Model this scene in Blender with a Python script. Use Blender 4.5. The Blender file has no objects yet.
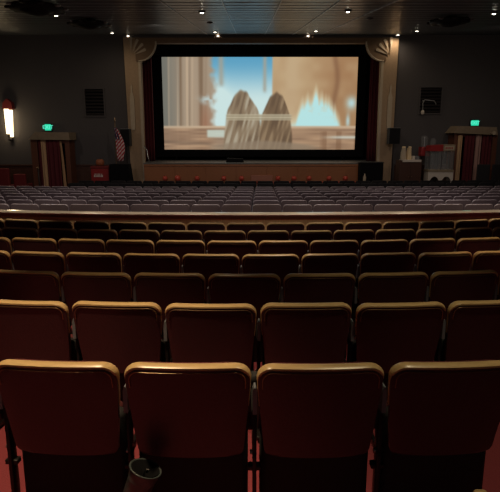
import bpy, bmesh, math, random
from mathutils import Vector, Matrix
random.seed(7)
R = math.radians
sc = bpy.context.scene
col = sc.collection

# ---------------- camera, world, lights, exposure ----------------
F = 520.0; TH = R(12.0); ZC = 2.5
cam_d = bpy.data.cameras.new('camera'); cam = bpy.data.objects.new('camera', cam_d); col.objects.link(cam)
cam.location = (0, 0, ZC); cam.rotation_euler = (R(90) - TH, 0, 0)
cam_d.sensor_fit = 'HORIZONTAL'; cam_d.sensor_width = 36; cam_d.lens = 36 * F / 500; cam_d.clip_end = 100
sc.camera = cam
sc.view_settings.view_transform = 'Standard'; sc.view_settings.look = 'None'
sc.view_settings.gamma = 1; sc.view_settings.exposure = 0.0; sc.view_settings.use_curve_mapping = False
w = bpy.data.worlds.new('world'); sc.world = w; w.use_nodes = True
w.node_tree.nodes['Background'].inputs[0].default_value = (1.0, 0.86, 0.74, 1)
w.node_tree.nodes['Background'].inputs[1].default_value = 0.038

def lamp(kind, name, loc, power, colr=(1, .85, .65), size=.06, ang=100, blend=.6, aim=None):
    d = bpy.data.lights.new(name, kind); d.energy = power; d.color = colr
    o = bpy.data.objects.new(name, d); o.location = loc; col.objects.link(o)
    if kind == 'SPOT':
        d.spot_size = R(ang); d.spot_blend = blend; d.shadow_soft_size = size
        if aim:
            o.rotation_euler = (Vector(aim) - Vector(loc)).to_track_quat('-Z', 'Y').to_euler()
    elif kind == 'POINT': d.shadow_soft_size = size
    return o

def P(px, py, d):
    a = (px - 250) / F; b = (246 - py) / F
    X = a; Y = math.cos(TH) + b * math.sin(TH); Z = -math.sin(TH) + b * math.cos(TH)
    return Vector((X * d / Y, d, ZC + Z * d / Y))

def ceil_z(d):
    return ZC + (3.74 - .126 * (21 - max(d, 8.0)))
def on_ceil(px, py):
    lo, hi = 4.0, 21.0
    for _ in range(40):
        m = (lo + hi) / 2
        if P(px, py, m).z > ceil_z(m): hi = m
        else: lo = m
    return P(px, py, lo)
def floor_z(d):
    pts = [(-6, .755), (0, .755), (2.1, .645), (3.0, .628), (3.9, .575), (7.6, .375), (9.5, .37), (15.6, .10), (18.0, .08), (30, .08)]
    for (a, za), (b, zb) in zip(pts, pts[1:]):
        if d <= b: return za + (zb - za) * (d - a) / (b - a)
    return .08

# rear pools of warm light from the ceiling downlights over the back rows
WARM = (1, .72, .42); NEUT = (1, .82, .66); COOL = (1, .86, .78)
def down(name, x, y, power, ang, colr, aimdy=0, blend=.7):
    z = ceil_z(y) - .08
    return lamp('SPOT', name, (x, y, z), power, colr, .05, ang, blend, (x, y + aimdy, z - 3))
down('rear_downlight_lamp', -1.15, 2.15, 350, 58, WARM, .14)
down('rear_downlight_lamp', 1.1, 2.2, 90, 60, (1, .82, .5), .2)
down('rear_downlight_lamp', -2.4, 4.35, 190, 44, WARM, .5)
down('rear_downlight_lamp', -.4, 4.6, 150, 50, WARM, .4)
down('rear_downlight_lamp', 2.9, 4.5, 170, 46, WARM, .3)
down('rear_downlight_lamp', .5, 5.7, 130, 78, NEUT, .6)
for x in (-4.2, -1.4, 1.4, 4.2):  # added fill, aimed forward to light the front seat backs
    lamp('SPOT', 'house_fill_lamp', (x, 6.6, ceil_z(6.6) - .1), 205, (1, .84, .80), .06, 66, .6, (x * 1.5, 12.5, 1.0))
for x in (-3.9, -1.3, 1.3, 3.9):  # added fill to brighten the rail cap and panel, no fixture here
    lamp('SPOT', 'rail_fill_lamp', (x, 7.55, ceil_z(7.55) - .1), 190, (1, .80, .58), .05, 54, .5, (x, 8.75, 1.2))
for x in (-5.5, -1.8, 1.8, 5.5):  # added overhead fill for the front seat tops, no fixture here
    lamp('SPOT', 'house_fill_lamp', (x, 12.8, ceil_z(12.8) - .1), 190, (1, .88, .82), .06, 110, .7, (x, 12.6, 1.0))
for x in (-8, -2.7, 2.7, 8):  # added wide fill to lift the dark front wall, no fixture here
    lamp('SPOT', 'stage_fill_lamp', (x, 15.6, ceil_z(15.6) - .1), 70, NEUT, .08, 160, 1.0, (x, 18.6, 2.0))

# ---------------- materials ----------------
def mat(name, c, rough=.6, metal=0, bump=0, scale=40, var=.12, spec=.5, emis=None, es=0, alpha=None, coat=0, trans=0):
    m = bpy.data.materials.new(name); m.use_nodes = True
    nt = m.node_tree; b = nt.nodes['Principled BSDF']
    b.inputs['Roughness'].default_value = rough; b.inputs['Metallic'].default_value = metal
    b.inputs['Specular IOR Level'].default_value = spec
    b.inputs['Coat Weight'].default_value = coat
    b.inputs['Transmission Weight'].default_value = trans
    tc = nt.nodes.new('ShaderNodeTexCoord'); nz = nt.nodes.new('ShaderNodeTexNoise')
    nz.inputs['Scale'].default_value = scale; nz.inputs['Detail'].default_value = 4
    nt.links.new(tc.outputs['Object'], nz.inputs['Vector'])
    mx = nt.nodes.new('ShaderNodeMix'); mx.data_type = 'RGBA'
    lo = [max(0, v * (1 - var)) for v in c]; hi = [min(1, v * (1 + var)) for v in c]
    mx.inputs['A'].default_value = (*lo, 1); mx.inputs['B'].default_value = (*hi, 1)
    nt.links.new(nz.outputs['Fac'], mx.inputs['Factor']); nt.links.new(mx.outputs['Result'], b.inputs['Base Color'])
    if bump:
        bp = nt.nodes.new('ShaderNodeBump'); bp.inputs['Strength'].default_value = bump; bp.inputs['Distance'].default_value = .01
        nt.links.new(nz.outputs['Fac'], bp.inputs['Height']); nt.links.new(bp.outputs['Normal'], b.inputs['Normal'])
    if emis:
        b.inputs['Emission Color'].default_value = (*emis, 1); b.inputs['Emission Strength'].default_value = es
    if alpha is not None: b.inputs['Alpha'].default_value = alpha
    return m
def wood(name, c, scale=(1, 1, 14), rough=.45, var=.35):
    m = mat(name, c, rough, var=var, scale=6)
    nt = m.node_tree; mp = nt.nodes.new('ShaderNodeMapping'); mp.inputs['Scale'].default_value = scale
    nz = [n for n in nt.nodes if n.type == 'TEX_NOISE'][0]; tc = [n for n in nt.nodes if n.type == 'TEX_COORD'][0]
    nt.links.new(tc.outputs['Object'], mp.inputs['Vector']); nt.links.new(mp.outputs['Vector'], nz.inputs['Vector'])
    return m
M = {}
M['vinyl'] = mat('maroon_vinyl', (.072, .028, .033), .34, bump=.15, scale=90, var=.2)
M['cushion'] = mat('maroon_fabric', (.12, .02, .025), .85, bump=.4, scale=200)
M['tan'] = wood('worn_tan_vinyl', (.66, .46, .22), (3, 3, 40), .30, .3)
M['bead'] = mat('dull_brass_bead', (.30, .20, .12), .3, .8)
M['black'] = mat('black_plastic', (.006, .006, .007), .7, var=.3)
M['iron'] = mat('dark_painted_iron', (.022, .018, .018), .4, .5)
M['bluegrey'] = mat('blue_grey_paint', (.20, .22, .25), .45, .2)
M['cup'] = mat('grey_black_plastic', (.055, .068, .068), .4)
M['mauve'] = mat('grey_mauve_vinyl', (.115, .086, .092), .5, bump=.1, scale=80)
M['mauve_trim'] = mat('grey_mauve_piping', (.27, .225, .23), .4)
M['blackfab'] = mat('black_fabric', (.012, .011, .012), .8)
M['wall'] = mat('dark_acoustic_wall', (.076, .070, .071), .9, bump=.35, scale=25, var=.15)
M['stageblack'] = mat('black_velvet', (.006, .006, .007), .95, spec=.1)
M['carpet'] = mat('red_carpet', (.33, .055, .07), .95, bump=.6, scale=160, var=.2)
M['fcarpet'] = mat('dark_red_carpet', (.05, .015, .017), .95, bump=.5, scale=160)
M['wains'] = wood('dark_wood_wainscot', (.060, .022, .012), (1.2, 1, 8), .5)
M['railwood'] = wood('rail_panel_wood', (.60, .41, .20), (8, 1, 1.5), .35)
M['railcap'] = mat('cream_rail_cap', (.62, .53, .42), .28, coat=.4)
M['pros'] = mat('tan_plaster', (.36, .25, .15), .7, bump=.2, scale=12, var=.2)
M['prosd'] = mat('brown_plaster', (.17, .105, .055), .7, scale=12)
M['pros2'] = mat('cream_plaster', (.46, .38, .27), .6, scale=12)
M['lintel'] = wood('brown_lintel', (.16, .09, .045), (1, 1, 6), .6)
M['apron'] = wood('stage_apron_wood', (.33, .125, .045), (2, 1, 14), .45)
M['stagefloor'] = mat('grey_stage_floor', (.12, .115, .11), .5)
M['curtain'] = mat('maroon_curtain', (.10, .008, .014), .8)
M['gold'] = mat('gold_drape_cloth', (.55, .36, .20), .75)
M['pink'] = mat('pinkish_drape_cloth', (.40, .24, .20), .75)
M['gilt'] = wood('portal_wood', (.13, .045, .022), (2, 1, 8), .5)
M['canopy'] = mat('olive_tan_canopy', (.26, .20, .13), .7, scale=8, var=.25)
M['grille'] = mat('black_speaker_grille', (.006, .006, .007), .8, spec=.2, bump=.4, scale=300)
M['red'] = mat('red_enamel', (.30, .02, .02), .4)
M['redseat'] = mat('red_upholstery', (.16, .012, .012), .8)
M['ball'] = mat('red_glossy_ball', (.62, .09, .06), .35)
M['orange'] = mat('brown_orange_shell', (.30, .09, .035), .6)
M['white'] = mat('white_enamel', (.62, .56, .48), .4)
M['cream'] = mat('cream_paper', (.75, .58, .34), .7)
M['steel'] = mat('grey_steel', (.35, .35, .35), .3, .9)
M['glass'] = mat('clear_glass', (.8, .85, .85), .08, alpha=.07, var=0)
M['letters'] = mat('white_letters', (.7, .66, .6), .6)
M['exit'] = mat('green_lit_exit_face', (.02, .3, .2), .5, emis=(.02, .55, .32), es=1.15)
M['exitl'] = mat('pale_lit_letters', (.2, .6, .5), .5, emis=(.10, .85, .60), es=1.0)
M['bulb'] = mat('lit_lamp_glass', (1, .95, .8), .4, emis=(1, .90, .72), es=9)
M['sconce'] = mat('lit_sconce_glass', (1, .9, .7), .4, emis=(1, .78, .46), es=3.2)
M['green'] = mat('blue_cloth', (.02, .03, .09), .8)

def ceiling_mat():
    m = mat('slatted_dark_ceiling', (.17, .19, .21), .30, scale=3, var=.25, spec=.6)
    nt = m.node_tree; b = nt.nodes['Principled BSDF']
    tc = [n for n in nt.nodes if n.type == 'TEX_COORD'][0]
    wv = nt.nodes.new('ShaderNodeTexWave'); wv.wave_type = 'BANDS'; wv.bands_direction = 'Y'
    wv.inputs['Scale'].default_value = .62; wv.inputs['Distortion'].default_value = .6; wv.inputs['Detail'].default_value = 2
    nt.links.new(tc.outputs['Object'], wv.inputs['Vector'])
    nz = nt.nodes.new('ShaderNodeTexNoise'); nz.inputs['Scale'].default_value = 3
    mp = nt.nodes.new('ShaderNodeMapping'); mp.inputs['Scale'].default_value = (.18, 5, 1)
    nt.links.new(tc.outputs['Object'], mp.inputs['Vector']); nt.links.new(mp.outputs['Vector'], nz.inputs['Vector'])
    ad = nt.nodes.new('ShaderNodeMath'); ad.operation = 'ADD'
    nt.links.new(wv.outputs['Fac'], ad.inputs[0]); nt.links.new(nz.outputs['Fac'], ad.inputs[1])
    bp = nt.nodes.new('ShaderNodeBump'); bp.inputs['Strength'].default_value = .9; bp.inputs['Distance'].default_value = .07
    nt.links.new(ad.outputs[0], bp.inputs['Height']); nt.links.new(bp.outputs['Normal'], b.inputs['Normal'])
    mr = nt.nodes.new('ShaderNodeMapRange'); mr.inputs[3].default_value = .12; mr.inputs[4].default_value = 1.7
    mr.inputs[1].default_value = .3; mr.inputs[2].default_value = 1.6
    nt.links.new(ad.outputs[0], mr.inputs[0])
    mx = [n for n in nt.nodes if n.type == 'MIX'][0]
    vm = nt.nodes.new('ShaderNodeVectorMath'); vm.operation = 'SCALE'
    nt.links.new(mx.outputs['Result'], vm.inputs[0]); nt.links.new(mr.outputs[0], vm.inputs['Scale'])
    nt.links.new(vm.outputs[0], b.inputs['Base Color'])
    return m
M['ceiling'] = ceiling_mat()
def flag_mat():
    m = mat('flag_cloth', (.5, .05, .06), .8); nt = m.node_tree; b = nt.nodes['Principled BSDF']
    tc = [n for n in nt.nodes if n.type == 'TEX_COORD'][0]
    sx = nt.nodes.new('ShaderNodeSeparateXYZ'); nt.links.new(tc.outputs['Object'], sx.inputs[0])
    a = nt.nodes.new('ShaderNodeMath'); a.operation = 'MULTIPLY'; a.inputs[1].default_value = -50; nt.links.new(sx.outputs['X'], a.inputs[0])
    c = nt.nodes.new('ShaderNodeMath'); c.operation = 'MULTIPLY'; c.inputs[1].default_value = 44; nt.links.new(sx.outputs['Z'], c.inputs[0])
    s = nt.nodes.new('ShaderNodeMath'); s.operation = 'ADD'; nt.links.new(a.outputs[0], s.inputs[0]); nt.links.new(c.outputs[0], s.inputs[1])
    n = nt.nodes.new('ShaderNodeMath'); n.operation = 'SINE'; nt.links.new(s.outputs[0], n.inputs[0])
    g = nt.nodes.new('ShaderNodeMath'); g.operation = 'GREATER_THAN'; g.inputs[1].default_value = .15; nt.links.new(n.outputs[0], g.inputs[0])
    mx = nt.nodes.new('ShaderNodeMix'); mx.data_type = 'RGBA'; mx.inputs['A'].default_value = (.45, .03, .05, 1); mx.inputs['B'].default_value = (.7, .6, .58, 1)
    nt.links.new(g.outputs[0], mx.inputs['Factor']); nt.links.new(mx.outputs['Result'], b.inputs['Base Color'])
    return m
M['flag'] = flag_mat()

# ---------------- mesh helpers ----------------
def finish(name, bm, m, parent=None, smooth=False, loc=(0, 0, 0), rz=0, kind=None):
    bmesh.ops.recalc_face_normals(bm, faces=bm.faces)
    me = bpy.data.meshes.new(name); bm.to_mesh(me); bm.free()
    if smooth:
        for p in me.polygons: p.use_smooth = True
    if m: me.materials.append(m)
    o = bpy.data.objects.new(name, me); col.objects.link(o); o.location = loc; o.rotation_euler = (0, 0, rz)
    if parent: o.parent = parent
    if kind: o['kind'] = kind
    return o
def smooth_ang(o, a=40):
    me = o.data
    for p in me.polygons: p.use_smooth = True
    try: me.set_sharp_from_angle(angle=R(a))
    except Exception: pass
    return o
def box(bm, x0, x1, y0, y1, z0, z1, bev=0):
    r = bmesh.ops.create_cube(bm, size=1, matrix=Matrix.Translation(((x0 + x1) / 2, (y0 + y1) / 2, (z0 + z1) / 2)) @ Matrix.Diagonal((x1 - x0, y1 - y0, z1 - z0, 1)))
    if bev:
        es = list({e for v in r['verts'] for e in v.link_edges})
        bmesh.ops.bevel(bm, geom=es, offset=bev, segments=2, affect='EDGES', profile=.5)
def cyl(bm, p0, p1, r0, r1=None, n=16, caps=True):
    p0 = Vector(p0); p1 = Vector(p1); r1 = r0 if r1 is None else r1
    d = p1 - p0; q = d.to_track_quat('Z', 'Y').to_matrix().to_4x4()
    bmesh.ops.create_cone(bm, cap_ends=caps, segments=n, radius1=r0, radius2=r1, depth=d.length, matrix=Matrix.Translation((p0 + p1) / 2) @ q)
def ball(bm, c, r, sz=(1, 1, 1), n=16):
    bmesh.ops.create_uvsphere(bm, u_segments=n, v_segments=n // 2 + 2, radius=r, matrix=Matrix.Translation(c) @ Matrix.Diagonal((*sz, 1)))
def tube(bm, pts, r, n=8, ry=None):
    """sweep an ellipse (r in the plane of the path / ry across, along Y) along points; r may be a list"""
    rings = []
    for i, p in enumerate(pts):
        a = Vector(pts[max(i - 1, 0)]); b = Vector(pts[min(i + 1, len(pts) - 1)])
        t = (b - a).normalized()
        up = Vector((0, 1, 0)) if abs(t.y) < .9 else Vector((1, 0, 0))
        s = t.cross(up).normalized(); u = s.cross(t).normalized()
        rr = r[i] if isinstance(r, (list, tuple)) else r
        rw = rr if ry is None else (ry[i] if isinstance(ry, (list, tuple)) else ry)
        rings.append([bm.verts.new(Vector(p) + s * rr * math.cos(2 * math.pi * k / n) + u * rw * math.sin(2 * math.pi * k / n)) for k in range(n)])
    for a, b in zip(rings, rings[1:]):
        for k in range(n): bm.faces.new((a[k], a[(k + 1) % n], b[(k + 1) % n], b[k]))
    bm.faces.new(rings[0][::-1]); bm.faces.new(rings[-1])
def lathe(bm, prof, c=(0, 0, 0), n=24):
    rings = [[bm.verts.new((c[0] + r * math.cos(2 * math.pi * k / n), c[1] + r * math.sin(2 * math.pi * k / n), c[2] + z)) for k in range(n)] for r, z in prof]
    for a, b in zip(rings, rings[1:]):
        for k in range(n): bm.faces.new((a[k], a[(k + 1) % n], b[(k + 1) % n], b[k]))
    bm.faces.new(rings[0][::-1]); bm.faces.new(rings[-1])
def prism(bm, pts, y0, y1):
    """polygon of (x,z) extruded along Y"""
    a = [bm.verts.new((x, y0, z)) for x, z in pts]; b = [bm.verts.new((x, y1, z)) for x, z in pts]
    n = len(pts); bm.faces.new(a); bm.faces.new(b[::-1])
    for k in range(n): bm.faces.new((a[k], b[k], b[(k + 1) % n], a[(k + 1) % n]))
def thing(name, label, cat, loc=(0, 0, 0), rz=0, group=None):
    o = bpy.data.objects.new(name, None); col.objects.link(o); o.location = loc; o.rotation_euler = (0, 0, rz); o.empty_display_size = .1
    o['label'] = label; o['category'] = cat
    if group: o['group'] = group
    return o
def tag(o, label, cat, group=None, kind=None):
    o['label'] = label; o['category'] = cat
    if group: o['group'] = group
    if kind: o['kind'] = kind
    return o
def nb(): return bmesh.new()

# ---------------- room shell ----------------
HW = 12.5; DW = 21.0
# floor following the rake
ys = [-3, 0, 2, 4, 6, 7.6, 8.6]
bm = nb()
def strip(bm, ys, x0=-HW, x1=HW):
    top = []
    for y in ys: top.append([bm.verts.new((x, y, floor_z(y))) for x in (x0, x1)])
    bot = [[bm.verts.new((x, y, -.3)) for x in (x0, x1)] for y in ys]
    for i in range(len(ys) - 1):
        bm.faces.new((top[i][0], top[i][1], top[i + 1][1], top[i + 1][0])); bm.faces.new((bot[i][0], bot[i + 1][0], bot[i + 1][1], bot[i][1]))
        for s in (0, 1): bm.faces.new((top[i][s], top[i + 1][s], bot[i + 1][s], bot[i][s]))
    bm.faces.new((top[0][0], top[0][1], bot[0][1], bot[0][0])); bm.faces.new((top[-1][0], top[-1][1], bot[-1][1], bot[-1][0]))
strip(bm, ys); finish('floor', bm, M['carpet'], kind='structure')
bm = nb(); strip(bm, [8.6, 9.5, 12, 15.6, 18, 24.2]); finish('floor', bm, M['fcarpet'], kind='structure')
# ceiling
bm = nb()
cy = [-3, 8, 21.3]; a = [[bm.verts.new((x, y, ceil_z(y) + t)) for x in (-HW, HW)] for t in (0, .25) for y in cy]
for o_ in (0, 3):
    for i in (0, 1): bm.faces.new((a[o_ + i][0], a[o_ + i][1], a[o_ + i + 1][1], a[o_ + i + 1][0]))
for s in (0, 1):
    for i in (0, 1): bm.faces.new((a[i][s], a[i + 1][s], a[4 + i][s], a[3 + i][s]))
bm.faces.new((a[0][0], a[0][1], a[3][1], a[3][0])); bm.faces.new((a[2][0], a[2][1], a[5][1], a[5][0]))
finish('ceiling', bm, M['ceiling'], kind='structure')
M['seam'] = mat('metal_ceiling_seam', (.62, .62, .63), .4, .3)
for i, x in enumerate((-1.6, -.5, .56, 1.6, 2.62)):
    bm = nb(); z1 = ceil_z(8); z2 = ceil_z(20.9)
    vs = [bm.verts.new(p) for p in ((x - .009, 8, z1 - .015), (x + .009, 8, z1 - .015), (x + .009, 8, z1 + .01), (x - .009, 8, z1 + .01),
                                    (x - .009, 20.9, z2 - .015), (x + .009, 20.9, z2 - .015), (x + .009, 20.9, z2 + .01), (x - .009, 20.9, z2 + .01))]
    for f in ((0, 1, 2, 3), (4, 7, 6, 5), (0, 4, 5, 1), (1, 5, 6, 2), (2, 6, 7, 3), (3, 7, 4, 0)): bm.faces.new([vs[k] for k in f])
    finish('trim_%d' % (i + 1), bm, M['seam'], kind='structure')
# side walls
for nm, x0, x1 in (('wall_left', -HW - .2, -HW), ('wall_right', HW, HW + .2)):
    bm = nb(); box(bm, x0, x1, -3, 21.3, -.3, 6.6); finish(nm, bm, M['wall'], kind='structure')
# front wall with proscenium opening
xl = P(133, 60, DW).x; xr = P(390, 60, DW).x; ztop = P(250, 43, DW).z; zst = P(250, 163, 20.2).z
zc_top = ceil_z(21) + .1
bm = nb(); box(bm, -HW, xl, DW, DW + .3, -.3, zc_top); box(bm, xr, HW, DW, DW + .3, -.3, zc_top); box(bm, xl, xr, DW, DW + .3, ztop + .1, zc_top)
finish('wall_front', bm, M['wall'], kind='structure')
# wainscot on the front wall
zw = P(250, 166, DW).z
for i, (x0, x1) in enumerate(((-HW, xl - .4), (xr + .4, HW))):
    bm = nb(); box(bm, x0, x1, DW - .03, DW, .08, zw)
    n = int((x1 - x0) / .8)
    for k in range(n):
        a0 = x0 + (x1 - x0) * k / n + .08; b0 = x0 + (x1 - x0) * (k + 1) / n - .08
        box(bm, a0, b0, DW - .045, DW - .03, .3, zw - .15, .008)
    box(bm, x0, x1, DW - .07, DW, zw, zw + .06, .01)
    finish('trim_%d' % (20 + i), bm, M['wains'], kind='structure')
# stage house
bm = nb(); box(bm, xl - 1, xr + 1, 24.0, 24.2, -.3, 6.6); finish('wall_stage_back', bm, M['stageblack'], kind='structure')
for nm, x0, x1 in (('wall_stage_left', xl - 1.2, xl - 1), ('wall_stage_right', xr + 1, xr + 1.2)):
    bm = nb(); box(bm, x0, x1, DW + .3, 24.2, -.3, 6.6); finish(nm, bm, M['stageblack'], kind='structure')
bm = nb(); box(bm, xl - 1, xr + 1, DW + .3, 24.0, 6.3, 6.5); finish('ceiling', bm, M['stageblack'], kind='structure')
# stage platform: top and wooden apron
sx0 = P(144, 163, 20.2).x; sx1 = P(359, 163, 20.2).x
bm = nb(); box(bm, sx0, sx1, 20.2, 21.0, .08, zst - .05); box(bm, xl, xr, 21.0, 24.0, .08, zst - .05)
box(bm, sx0 - .02, sx1 + .02, 20.16, 21.0, zst - .05, zst, .01); box(bm, xl, xr, 21.0, 24.0, zst - .05, zst)
finish('floor', bm, M['stagefloor'], kind='structure')
bm = nb(); n = 7
box(bm, sx0, sx1, 20.17, 20.2, .08, zst - .05)
for k in range(n):
    a0 = sx0 + (sx1 - sx0) * k / n + .02; b0 = sx0 + (sx1 - sx0) * (k + 1) / n - .02
    box(bm, a0, b0, 20.155, 20.17, .12, zst - .14, .004)
box(bm, sx0, sx1, 20.14, 20.2, zst - .12, zst - .052, .008)
finish('trim_30', bm, M['apron'], kind='structure')

# proscenium
DP = 20.75
def proscenium(side):
    px = (lambda v: v) if side < 0 else (lambda v: 522 - v)
    t = thing('proscenium_column', 'tan plaster column with fan bracket %s of the movie screen' % ('left' if side < 0 else 'right'), 'column', P(px(134), 172, DP) * 1.0)
    O = Vector(t.location); O.z = .08; t.location = O
    def L(x, y, d=DP): v = P(px(x), y, d) - O; return v
    zt = P(250, 37.6, DP).z - O.z
    tl = L(123, 38); bl = L(131.5, 176); tr = L(140, 38); br = L(145, 176)
    bm = nb(); prism(bm, [(tl.x, zt), (tr.x, zt), (br.x, 0), (bl.x, 0)], 0, .25); finish('shaft', bm, M['pros'], t)
    bm = nb(); i0 = L(138.3, 60); i1 = L(140.6, 60); j0 = L(143.2, 172); j1 = L(145.4, 172)
    prism(bm, [(i0.x, i0.z), (i1.x, i1.z), (j1.x, 0), (j0.x, 0)], -.05, .0); finish('edge_moulding', bm, M['pros2'], t)
    # fan bracket: quarter disc
    c = L(138, 41.5); rad = abs((L(156, 41.5) - c).x); s = 1 if side < 0 else -1
    pts = [(c.x - s * rad * .15, c.z + .12), (c.x - s * rad * .15, c.z - rad * 1.05)]
    arc = [(c.x + s * rad * math.sin(a), c.z - rad * math.cos(a) * 1.05) for a in [R(k * 90 / 14) for k in range(15)]]
    pts = [pts[0]] + [pts[1]] + arc + [(c.x + s * rad, c.z + .12)]
    bm = nb(); prism(bm, pts, -.06, .15); br_ = finish('fan_bracket', bm, M['prosd'], t)
    bm = nb(); tube(bm, [(x, -.07, z) for x, z in arc], .03, 8); finish('bracket_rim', bm, M['pros2'], br_, True)
    a0 = L(131.5, 56.5)
    for k, ang in enumerate((2, 24, 46, 66)):
        bm = nb(); A = R(ang); dx = s * math.sin(A); dz = math.cos(A); L1 = .66 - .02 * k
        n_ = (dz, -dx)
        st = .14
        pts = [(a0.x + dx * st, a0.z + dz * st), (a0.x + dx * L1 + n_[0] * .055, a0.z + dz * L1 + n_[1] * .055), (a0.x + dx * (L1 + .03), a0.z + dz * (L1 + .03)), (a0.x + dx * L1 - n_[0] * .055, a0.z + dz * L1 - n_[1] * .055)]
        prism(bm, pts, -.085, -.055); finish('fan_petal', bm, M['pros2'], br_)
    # slender relief
    r0 = L(131, 84); r1 = L(134, 130); xs = (r0.x + r1.x) / 2; hw = .085
    prof = [(0, r0.z), (.35, r0.z - .1), (.35, r0.z - .3), (1, r0.z - .5), (1, r1.z + .15), (.7, r1.z)]
    bm = nb(); prism(bm, [(xs + k * hw, z) for k, z in prof] + [(xs - k * hw, z) for k, z in prof[:0:-1]], -.05, .01)
    finish('relief', bm, M['pros2'], t)
    bm = nb(); b0 = L(130.5, 172).x; b1 = L(146.5, 172).x
    box(bm, min(b0, b1), max(b0, b1), -.08, .25, 0, .35, .02); finish('plinth', bm, M['pros'], t)
proscenium(-1); proscenium(1)
bm = nb(); a0 = P(139, 40, DP).x; b0 = P(383, 40, DP).x
zl0 = P(250, 43.2, DP).z; zl1 = min(P(250, 37.6, DP).z, ceil_z(DP) - .01)
box(bm, a0, b0, DP, DW, zl0, zl1); box(bm, a0, b0, DP - .04, DP, zl0, zl0 + .05, .01)
tag(finish('proscenium_lintel', bm, M['lintel']), 'brown wooden lintel running above the movie screen opening', 'beam')

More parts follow.
